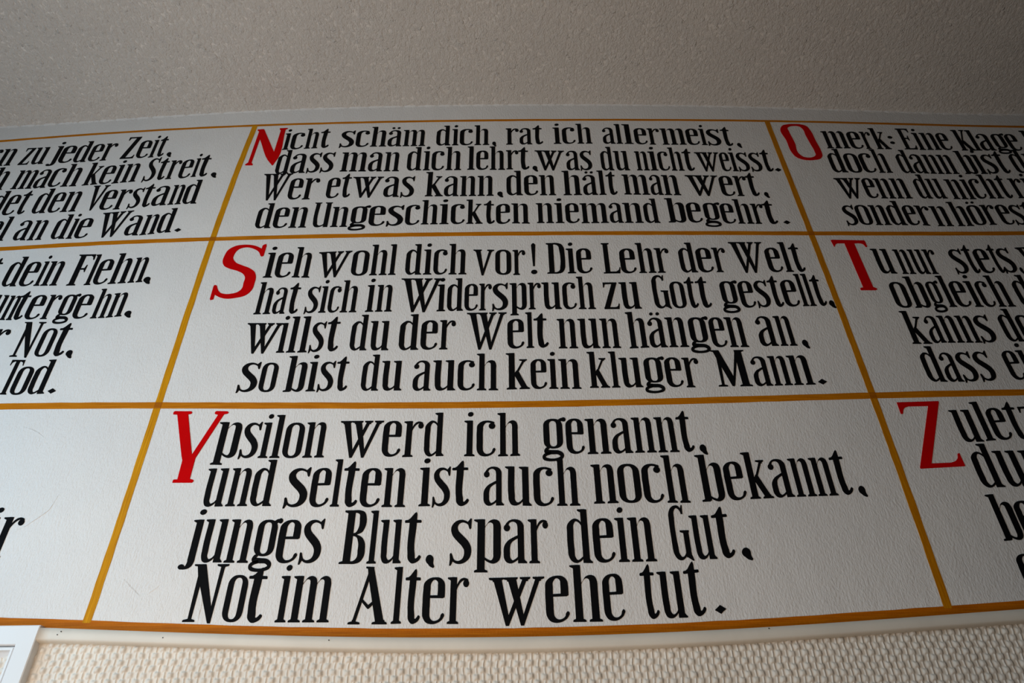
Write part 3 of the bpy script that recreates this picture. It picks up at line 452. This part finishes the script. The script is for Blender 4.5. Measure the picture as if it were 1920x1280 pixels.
def F_G(): return [C((.0,.4),(0,.3,1),(.02,.14,1),(.11,.02,1),(.23,-.01,1),(.36,.04,1),(.44,.13),(.44,.22),(.36,.11,1),(.27,.06,1),(.20,.12,1),(.175,.3,1),(.175,.95,1),(.20,1.12,1),(.28,1.185,1),(.38,1.13,1),(.42,1.04),(.47,1.04),(.49,1.25),(.46,1.26),(.42,1.18),(.36,1.235,1),(.26,1.25,1),(.10,1.19,1),(.015,1.06,1),(0,.9,1)),stem(.40,.05,.62),topserif(.40,.66,.165,.10,.02),C((.40,.1),(.57,.1),(.62,-.02),(.58,-.025),(.44,.05))]
def F_M(): return [C((.12,0),(.185,0),(.21,1.0),(.12,1.1)),C((.05,CAP),(.22,CAP),(.49,.22),(.43,0),(.38,.02),(.12,.98)),C((.40,.03),(.45,.03),(.72,CAP),(.64,CAP)),C((.62,CAP),(.80,CAP),(.83,0),(.65,0)),foot(.12,.065,.09,.08),foot(.65,.18,.07,.07),C((.0,CAP),(.2,CAP),(.2,CAP-.07),(.08,CAP-.06),(.0,CAP-.035)),C((.74,CAP),(.87,CAP),(.87,CAP-.035),(.80,CAP-.06),(.74,CAP-.07))]
def F_U(): return [C((.06,CAP-.04),(.06,.26,1),(.08,.12,1),(.15,.02,1),(.25,-.005,1),(.38,.03,1),(.50,.12),(.50,.19),(.38,.085,1),(.31,.07,1),(.24,.12,1),(.21,.26,1),(.21,CAP-.04)),topserif(.06,CAP,.15,.06,.05),stem(.46,0,CAP,.165),topserif(.46,CAP,.165,.06,.04)]
def F_B(): return [stem(.08,0,CAP,.175),C((0,CAP),(0,CAP-.04),(.08,CAP-.07),(.255,CAP-.07),(.255,CAP)),foot(.08,.175,.08,0),
    C((.2,CAP),(.36,CAP,1),(.48,CAP-.05,1),(.53,CAP-.17,1),(.52,.83,1),(.46,.72,1),(.34,.665),(.47,.60,1),(.55,.48,1),(.57,.34,1),(.56,.16,1),(.48,.04,1),(.36,0,1),(.2,0),(.2,.06),(.33,.065,1),(.39,.12,1),(.405,.3,1),(.39,.5,1),(.33,.61,1),(.22,.635),(.22,.69),(.31,.71,1),(.36,.80,1),(.37,CAP-.2,1),(.35,CAP-.09,1),(.28,CAP-.06,1),(.2,CAP-.06))]
def F_N(): return [C((.115,0),(.18,0),(.205,1.0),(.115,CAP-.1)),foot(.115,.065,.09,.07),C((.05,CAP),(.225,CAP),(.56,.14),(.55,-.03),(.50,-.03),(.115,.98)),C((.0,CAP),(.21,CAP),(.21,CAP-.07),(.1,CAP-.055),(.0,CAP-.035)),C((.50,-.03),(.555,-.03),(.605,CAP),(.53,CAP)),topserif(.53,CAP,.075,.08,.07)]
def F_A(): return [C((.05,0),(.12,0),(.37,1.12),(.31,1.16)),foot(.06,.07,.08,.09),C((.27,CAP),(.40,CAP),(.72,0),(.545,0),(.305,1.02)),foot(.55,.17,.08,.05),C((.24,CAP+.01),(.41,CAP),(.41,CAP-.05),(.30,CAP-.05),(.235,CAP-.025)),C((.20,.49),(.345,.325),(.375,.325),(.525,.49),(.525,.565),(.36,.405),(.205,.56))]
def F_S(): return s_body(CAP-.0)
def F_Z(): return f_z(CAP)
def F_T(): return [stem(.22,0,CAP,.175),foot(.22,.175),C((0,CAP),(.61,CAP),(.62,CAP-.2),(.595,CAP-.21),(.55,CAP-.1),(.45,CAP-.06),(.15,CAP-.06),(.06,CAP-.1),(.02,CAP-.21),(-.005,CAP-.2))]
def F_F(): return [stem(.08,0,CAP,.165),foot(.08,.165),C((0,CAP),(.55,CAP),(.56,CAP-.22),(.53,CAP-.23),(.49,CAP-.11),(.42,CAP-.06),(.2,CAP-.06),(.08,CAP-.07),(0,CAP-.035)),C((.2,.62),(.36,.62),(.40,.52),(.425,.52),(.425,.81),(.40,.81),(.36,.68),(.2,.68))]
def F_E(): return F_F()[:1]+F_F()[2:]+[C((0,0),(.58,0),(.60,.22),(.57,.235),(.52,.12),(.44,.06),(.2,.06),(0,.04))]
def F_K(): return f_k(CAP, CAP)
def p_comma(): return [blob(.108,.085,.112,.105),C((.04,.01),(.19,.13),(.215,.08,1),(.215,.01,1),(.25,-.07),(.22,-.10),(.13,-.07,1))]
def p_dot(): return [C((.0,.085),(.12,.18),(.235,.085),(.115,-.005))]
def p_colon(): return [blob(.1,.70,.085,.075),blob(.1,.38,.085,.075)]
def p_bang(): return [C((.03,1.19),(.09,1.26,1),(.15,1.19),(.115,.32),(.065,.32)),blob(.09,.09,.085,.085)]
GLYPH = {'a':f_a,'ä':f_ae,'b':f_b,'c':f_c,'d':f_d,'e':f_e,'g':f_g,'h':f_h,'i':f_i,'j':f_j,'k':f_k,'l':f_l,'m':f_m,'n':f_n,'o':f_o,'ö':f_oe,'p':f_p,'r':f_r,'s':f_s,'t':f_t,'u':f_u,'v':f_v,'w':f_w,'z':f_z,
 'A':F_A,'B':F_B,'D':F_D,'E':F_E,'F':F_F,'G':F_G,'K':F_K,'L':F_L,'M':F_M,'N':F_N,'S':F_S,'T':F_T,'U':F_U,'V':F_V,'W':F_W,'Z':F_Z,',':p_comma,'.':p_dot,':':p_colon,'!':p_bang}
PUNCT = {',':'comma','.':'full_stop',':':'colon','!':'exclamation_mark'}
def loops_of(sh): return [sh[1]+sh[2][::-1]] if sh[0] == 'strip' else sh
def ink(ch):
    pts = [p for sh in GLYPH[ch]() for lp in loops_of(sh) for p in lp]
    return min(p[0] for p in pts), max(p[0] for p in pts)
INK = {ch: ink(ch) for ch in GLYPH}
REF = {'T':.16,'F':.02,'M':.03,'A':.02,'N':.025,'t':.105,'u':.075,'p':.06,'U':.07}   # where a letter's lower left edge stands, when not at its ink edge
GAP = .045
KERN = {('r','t'):-.05,('r','a'):-.02,('t','t'):-.02,('W','e'):-.05,('W','i'):-.3,('W','a'):-.1,('V','e'):-.12,('T','o'):-.10,('K','l'):-.08,('L','e'):-.03,('F','l'):-.06,('t','w'):-.02,('k','a'):-.03,('k','e'):-.03,('g','e'):-.08,('w','i'):-.12,('w','e'):-.05,('v','o'):-.02}

def paint_mesh(name, shapes, fx, fz, thick=.0009, step=.00002):
    """brush strokes as thin raised paint: every stroke a low prism standing out from the wall (towards -y)"""
    V, F = [], []
    for si, sh in enumerate(shapes):
        y = -(thick + step*si)
        if sh[0] == 'strip':
            L, R = sh[1], sh[2]; n = len(L); b = len(V)
            for p, q in zip(L, R): V += [(fx(p[0]), y, fz(*p)), (fx(q[0]), y, fz(*q))]
            F += [(b+2*i, b+2*i+1, b+2*i+3, b+2*i+2) for i in range(n-1)]
            loops = [L+R[::-1]]
        else:
            loops = sh
            flat = [p for lp in loops for p in lp]; b = len(V)
            V += [(fx(p[0]), y, fz(*p)) for p in flat]
            for t in tessellate_polygon([[Vector((p[0], p[1], 0)) for p in lp] for lp in loops]):
                F.append(tuple(b+i for i in t))
        for lp in loops:
            b2 = len(V); n = len(lp)
            for p in lp: V += [(fx(p[0]), y, fz(*p)), (fx(p[0]), 0.0, fz(*p))]
            F += [(b2+2*i, b2+2*((i+1) % n), b2+2*((i+1) % n)+1, b2+2*i+1) for i in range(n)]
    # make the front faces look at the room
    me = bpy.data.meshes.new(name); me.from_pydata(V, [], F)
    bm = bmesh.new(); bm.from_mesh(me)
    for f in bm.faces:
        f.normal_update()
        if abs(f.normal.y) > .5 and f.normal.y > 0: f.normal_flip()
    bm.to_mesh(me); bm.free(); me.update(); return me

def outline_mesh(name, loops, ox, oz, thick=.0011):
    lps = [curve(l) for l in loops]
    return paint_mesh(name, [[[(x-ox, z-oz) for x, z in lp] for lp in lps]], lambda x: x, lambda x, z: z, thick)

# ------------------------------------------------------------------ the room
cz = smooth_curve(CREASE, 6)
lz = smooth_curve(LEDGE_LOW, 4)
top_z = smooth_curve(STRIPE_TOP, 6); l2_z = smooth_curve(STRIPE_L2, 5); l3_z = smooth_curve(STRIPE_L3, 4); bot_z = smooth_curve(STRIPE_BOT, 4)
X0, X1 = -1.7, 1.7
def xs(n): return [X0+(X1-X0)*i/n for i in range(n+1)]

def build_walls():
    # upper wall: painted plaster from behind the ledge up past the ceiling line
    n = 170; V, F = [], []
    for x in xs(n):
        V += [(x, 0, lz(x)+.004), (x, 0, cz(x)+.004)]
    for i in range(n): F.append((2*i, 2*i+2, 2*i+3, 2*i+1))
    # cracks and folds in the painted lining: low ridges standing out of the surface
    for pts in WALL_CRACKS:
        b0 = len(V); m = len(pts)
        for i, (x, z) in enumerate(pts):
            a, c = pts[max(i-1, 0)], pts[min(i+1, m-1)]; t = Vector((c[0]-a[0], c[1]-a[1])).normalized()
            k = math.sin(math.pi*(i+.3)/(m-.4))
            V += [(x-t.y*.0028, .0003, z+t.x*.0028), (x, -.0009*k, z), (x+t.y*.0010, .0003, z-t.x*.0010)]
        for i in range(m-1):
            for j in range(2): F.append((b0+3*i+j, b0+3*i+j+1, b0+3*i+j+4, b0+3*i+j+3))
    structure(link('wall_back', mesh_from('wall_back', V, F), M['frieze']))
    # ceiling, bending up a little from the wall
    V, F = [], []; rows = [0, .012, .03, .07, .15, .3, .6, 1.0, 1.6, 2.6]
    for x in xs(n):
        z0 = cz(x)
        for y in rows:
            k = min(1, y/1.2); rise = -.004*math.exp(-y/.012) + .03*(1-math.exp(-y/.10))
            V.append((x, -y, z0*(1-k)+3.166*k + rise*.0 + .0))
    m = len(rows)
    for i in range(n):
        for j in range(m-1): F.append((i*m+j, i*m+j+1, (i+1)*m+j+1, (i+1)*m+j))
    structure(link('ceiling', mesh_from('ceiling', V, F, True), M['ceiling']))
    # ragged thick edge of the roughcast where it stops above the painted band
    rnd = random.Random(3); V, F = [], []; N = 520
    for i in range(N+1):
        x = X0+(X1-X0)*i/N; z = cz(x); j = .0022*math.sin(i*.9)+.002*math.sin(i*2.3+1)+rnd.uniform(-.0014,.0014)
        d = .004+rnd.uniform(-.0008,.0012)
        V += [(x, .0003, z-.0042+j), (x, -d*.06, z-.003+j*.8), (x, -d*.25, z-.0008+j*.4), (x, -.004, z+.0008)]
    for i in range(N):
        for j in range(3): F.append((i*4+j, i*4+4+j, i*4+5+j, i*4+1+j))
    structure(link('trim_1', mesh_from('trim_1', V, F, True), M['frieze']))
    # ledge moulding below the lowest stripe: flat face with a rounded lower edge
    prof = [(0.0, 1.0), (-.008, .985), (-.0115, .92), (-.0125, .5), (-.0125, .24), (-.0118, .15), (-.0098, .08), (-.0065, .03), (-.002, .0), (.003, -.005)]
    V, F = [], []; xl = -.7155
    pts = [xl+(X1-xl)*i/120 for i in range(121)]
    for x in pts:
        zt = bot_z(x)-.0068; zb = lz(x)
        for y, t in prof: V.append((x, y, zb+(zt-zb)*t))
    m = len(prof)
    for i in range(len(pts)-1):
        for j in range(m-1): F.append((i*m+j, i*m+j+1, (i+1)*m+j+1, (i+1)*m+j))
    F.append(tuple(range(m)))
    ledge = structure(link('trim_2', mesh_from('trim_2', V, F, True), M['ledge']))
    for x, z in LEDGE_SPECKS:                           # dark pin holes in the ledge paint
        n = 8; pv = [(x+.0009*math.cos(2*math.pi*i/n), -.0131, z+.0008*math.sin(2*math.pi*i/n)) for i in range(n)]
        pv += [(p[0], -.012, p[2]) for p in pv]
        pf = [tuple(range(n))] + [(i, (i+1) % n, n+(i+1) % n, n+i) for i in range(n)]
        link('pin_hole', mesh_from('pin_hole', pv, pf), M['speck'], ledge)
    # woven relief wallpaper: short upright ridges alternating with soft pads
    px, pz = .0100, .0089; nx, nz = 12, 9
    x0, x1, z0, z1 = -.80, .98, 1.70, 1.90
    NX, NZ = int((x1-x0)/px*nx), int((z1-z0)/pz*nz)
    rnd = random.Random(5)
    jit = {}
    V = []; Fc = []
    for j in range(NZ+1):
        for i in range(NX+1):
            x = x0+(x1-x0)*i/NX; z = z0+(z1-z0)*j/NZ
            u = (x-x0)/px + .06*math.sin(z*210)+.05*math.sin(x*31+z*60); v = (z-z0)/pz + .08*math.sin(x*170)
            a, b = math.floor(u), math.floor(v); fu, fv = u-a-.5, v-b-.5
            h = 0.0
            for da in (-1, 0, 1):
                for db in (-1, 0, 1):
                    A, B = a+da, b+db; du, dv = fu-da, fv-db
                    if (A, B) not in jit: jit[(A, B)] = rnd.uniform(.7, 1.2)
                    q = jit[(A, B)]
                    if (A+B) % 2: h = max(h, q*.0034*math.exp(-(((du+.12)/.40)**4+(dv/.43)**4)))
                    else: h = max(h, q*.0022*math.exp(-(du*du/.0060))*max(0, 1-(abs(dv)/.66)**6))
            V.append((x, .0030-h, z))
    W1 = NX+1
    for j in range(NZ):
        for i in range(NX):
            q = V[j*W1+i]                       # the paper ends behind the ledge and beside the door casing
            if q[2] < lz(q[0])+.006: Fc.append((j*W1+i, j*W1+i+1, (j+1)*W1+i+1, (j+1)*W1+i))
    me = bpy.data.meshes.new('wall_lower'); me.from_pydata(V, [], Fc); me.polygons.foreach_set('use_smooth', [True]*len(Fc)); me.update()
    structure(link('wall_lower', me, M['wallpaper']))
build_walls()

def sweep_frame(name, prof, xr, zt, mat, parent):
    """mitred casing profile: (inset from the outer edge, y) along the top from the far left, round the corner and down"""
    V, F = [], []; m = len(prof)
    for st in range(3):
        for ins, y in prof:
            if st == 0: V.append((-1.6, y, zt(-1.6)-ins))
            elif st == 1: V.append((xr-ins, y, zt(xr)-ins))
            else: V.append((xr-ins, y, .2))
    for st in range(2):
        for j in range(m-1): F.append((st*m+j, st*m+j+1, (st+1)*m+j+1, (st+1)*m+j))
    return link(name, mesh_from(name, V, F), mat, parent)
def build_door():
    d = structure(empty('door_1', (0, 0, 0)))
    zt = lambda x: 1.8985
    sweep_frame('door_frame', [(0, .004), (0, -.012), (.0012, -.0132), (.0265, -.0132), (.028, -.011), (.028, -.004)], -.7145, zt, M['frame'], d)
    sweep_frame('inner_moulding', [(.0285, -.006), (.031, -.0095), (.034, -.0095), (.036, -.004), (.046, .006), (.049, .002), (.053, .002), (.062, .012), (.4, .012)], -.7145, zt, M['frame'], d)
build_door()

# ------------------------------------------------------------------ ochre stripes
def stripe_h(name, zf, w, x0, x1, mat, label, lvl):
    n = 110; V, F = [], []; rnd = random.Random(name)
    o0 = zf((x0+x1)/2)
    for i in range(n+1):
        x = x0+(x1-x0)*i/n; z = zf(x)-o0; hw = w(x)/2; a, b = rnd.uniform(-.0004, .0004), rnd.uniform(-.0004, .0004)
        y = -.0006
        V += [(x, 0, z-hw+a), (x, y, z-hw+a), (x, y, z+hw+b), (x, 0, z+hw+b)]
    for i in range(n):
        for j in range(3): F.append((i*4+j, (i+1)*4+j, (i+1)*4+j+1, i*4+j+1))
    o = link('painted_stripe', mesh_from('painted_stripe', V, F), mat, None, (0, 0, o0))
    return tag(o, label, 'painted line', 'ochre lines between the verses')
stripe_h('top', top_z, lambda x: .0068, X0, X1, M['ochre_x'], 'thin ochre line along the top of the lettering, just under the ceiling', 0)
stripe_h('l2', l2_z, lambda x: .0112, X0, X1, M['ochre_x'], 'ochre horizontal line between the top row of verses and the middle row', 0)
stripe_h('l3', l3_z, lambda x: .0128, X0, X1, M['ochre_x'], 'ochre horizontal line between the middle row of verses and the bottom row', 0)
stripe_h('bot', bot_z, lambda x: .0135, X0, X1, M['ochre_low'], 'wide ochre line along the bottom of the verses, above the cream ledge', 0)
def vert_x(pts):
    q = sorted((z, x) for x, z in pts); return smooth_curve(q, 3)
def stripe_v(pts, w, label, mat):
    xf = vert_x(pts); n = 60; rnd = random.Random(label)
    zc = [bot_z(xf(1.9))+.003, top_z(xf(3.09))]
    V, F = [], []; x00 = xf(zc[0]); y = -.0008
    for i in range(n+1):
        z = zc[0]+(zc[1]-zc[0])*i/n; x = xf(z)-x00; hw = w/2; a, b = rnd.uniform(-.0004, .0004), rnd.uniform(-.0004, .0004)
        V += [(x-hw+a, 0, z-zc[0]), (x-hw+a, y, z-zc[0]), (x+hw+b, y, z-zc[0]), (x+hw+b, 0, z-zc[0])]
    for i in range(n):
        for j in range(3): F.append((i*4+j, i*4+j+1, (i+1)*4+j+1, (i+1)*4+j))
    o = link('painted_stripe', mesh_from('painted_stripe', V, F), mat, None, (x00, 0, zc[0]))
    tag(o, label, 'painted line', 'ochre lines between the verses')
    for zf, hh in ((l2_z, .0112), (l3_z, .0128)):       # double coat where two lines cross
        x = xf(zf(x00)); z = zf(x); hw = w/2; h = hh/2; yy = -.0010
        me = mesh_from('crossing', [(x-hw-x00, yy, z-h-zc[0]), (x+hw-x00, yy, zf(x+hw)-h-zc[0]), (x+hw-x00, yy, zf(x+hw)+h-zc[0]), (x-hw-x00, yy, z+h-zc[0]),
              (x-hw-x00, 0, z-h-zc[0]), (x+hw-x00, 0, z-h-zc[0]), (x+hw-x00, 0, z+h-zc[0]), (x-hw-x00, 0, z+h-zc[0])], [(0,1,2,3),(0,4,5,1),(1,5,6,2),(2,6,7,3),(3,7,4,0)])
        c = link('crossing', me, M['ochre_2'], o); c['label'] = 'darker double coat where two ochre lines cross'
stripe_v(STRIPE_VL, .0128, 'ochre upright line left of the verses with red N, S and Y', M['ochre_left'])
stripe_v(STRIPE_VR, .0122, 'ochre upright line right of the verses with red N, S and Y', M['ochre_z'])

# ------------------------------------------------------------------ the verses
VERSES = {
 'M': ('four black German lines ending in Wand, top left beside the N verse', None),
 'N': ('top centre black German verse opening with a red N', 'N'),
 'O': ('black German verse opening with a red O, in the top right panel', 'O'),
 'P': ('four black German lines ending in Tod, left of the verse with red S', None),
 'S': ('middle black German verse opening with a large red S', 'S'),
 'T': ('black German verse opening with a red T, right of the S verse', 'T'),
 'X': ('single cut-off black word dir at the left edge, above the white door frame', None),
 'Y': ('bottom centre black German verse opening with a bright red Y', 'Y'),
 'Z': ('black German verse opening with a red Z, in the bottom right corner', 'Z'),
}
def set_word(text, xl, xr, base, tops, verse, vx, vz, dflt, refs=None):
    xm = xl if xl is not None else xr
    x_mid = (xl+xr)/2 if xl is not None and xr is not None else xm
    xh = sum(h for _, h in tops)/len(tops)
    if len(tops) > 1: xh = .5*xh + .5*lerp_poly(sorted(tops), max(min(t[0] for t in tops), min(max(t[0] for t in tops), x_mid)))
    pen = 0.0; place = []; prev = None
    for ch in text:
        i0, i1 = INK[ch]
        if prev is not None: pen += GAP + KERN.get((prev, ch), 0)
        place.append((ch, pen-i0)); pen += i1-i0; prev = ch
    sx = (xr-xl)/pen if xl is not None and xr is not None else dflt*xh
    x_start = xl if xl is not None else xr-pen*sx
    # every letter starts where it was painted; its width gives or takes a little towards its neighbour
    spots = [[ch, x_start + (off+INK[ch][0])*sx, sx] for ch, off in place]
    if refs:
        for q, rf in zip(spots, refs):
            if rf is not None: q[1] = rf - (REF.get(q[0], INK[q[0]][0]) - INK[q[0]][0])*sx
        for i, q in enumerate(spots):
            w = INK[q[0]][1]-INK[q[0]][0]
            end = spots[i+1][1] - (GAP + KERN.get((q[0], spots[i+1][0]), 0))*sx if i+1 < len(spots) else xr
            if end is not None: q[2] = sx*max(.80, min(1.28, 1+.8*((end-q[1])/(w*sx)-1)))
    x_start = spots[0][1]
    single = len(text) == 1
    word = verse if single else empty('word', (0, 0, 0), verse)
    if not single: word.location = (x_start-vx, 0, lerp_poly(base, x_start+pen*sx/2)-vz)
    wx, wz = (vx, vz) if single else (x_start, vz+word.location.z)
    for ch, lx, sw in spots:
        i0, i1 = INK[ch]; half = (i1-i0)/2*sw; cx = lx+half
        zb = lerp_poly(base, cx); sl = (lerp_poly(base, cx+.015)-lerp_poly(base, cx-.015))/.03
        me = paint_mesh('letter', GLYPH[ch](), lambda x: (x-i0)*sw, lambda x, y: y*xh + ((x-i0)*sw-half)*sl)
        nm = PUNCT.get(ch, 'letter')
        link(nm, me, M['black'], word, (lx-wx, 0, zb-wz))
    return sx/xh
for vn, (label, ini) in VERSES.items():
    lines = VERSE_LINES[vn]
    allx = [x for b, t, w in lines for _, l, r in [q[:3] for q in w] for x in (l, r) if x is not None]
    vx, vz = (min(allx)+max(allx))/2, lines[-1][0][0][1]
    v = tag(empty('painted_verse', (vx, 0, vz)), label, 'verse', 'verses lettered on the wall')
    if ini:
        loops = INITIALS[ini]; ix = min(p[0] for p in loops[0]); iz = min(p[1] for p in loops[0])
        o = link('initial_letter', outline_mesh('initial_letter', loops, ix, iz), M['red'], v, (ix-vx, 0, iz-vz))
        o['label'] = 'large red initial letter ' + ini
    for base, tops, words in lines:
        sc = []
        for w in sorted(words, key=lambda q: q[1] is None or q[2] is None):
            dflt = sum(sc)/len(sc) if sc else .95
            k = set_word(w[0], w[1], w[2], base, tops, v, vx, vz, dflt, w[3] if len(w) > 3 else None)
            if len(w[0]) > 1 and w[1] is not None and w[2] is not None: sc.append(k)
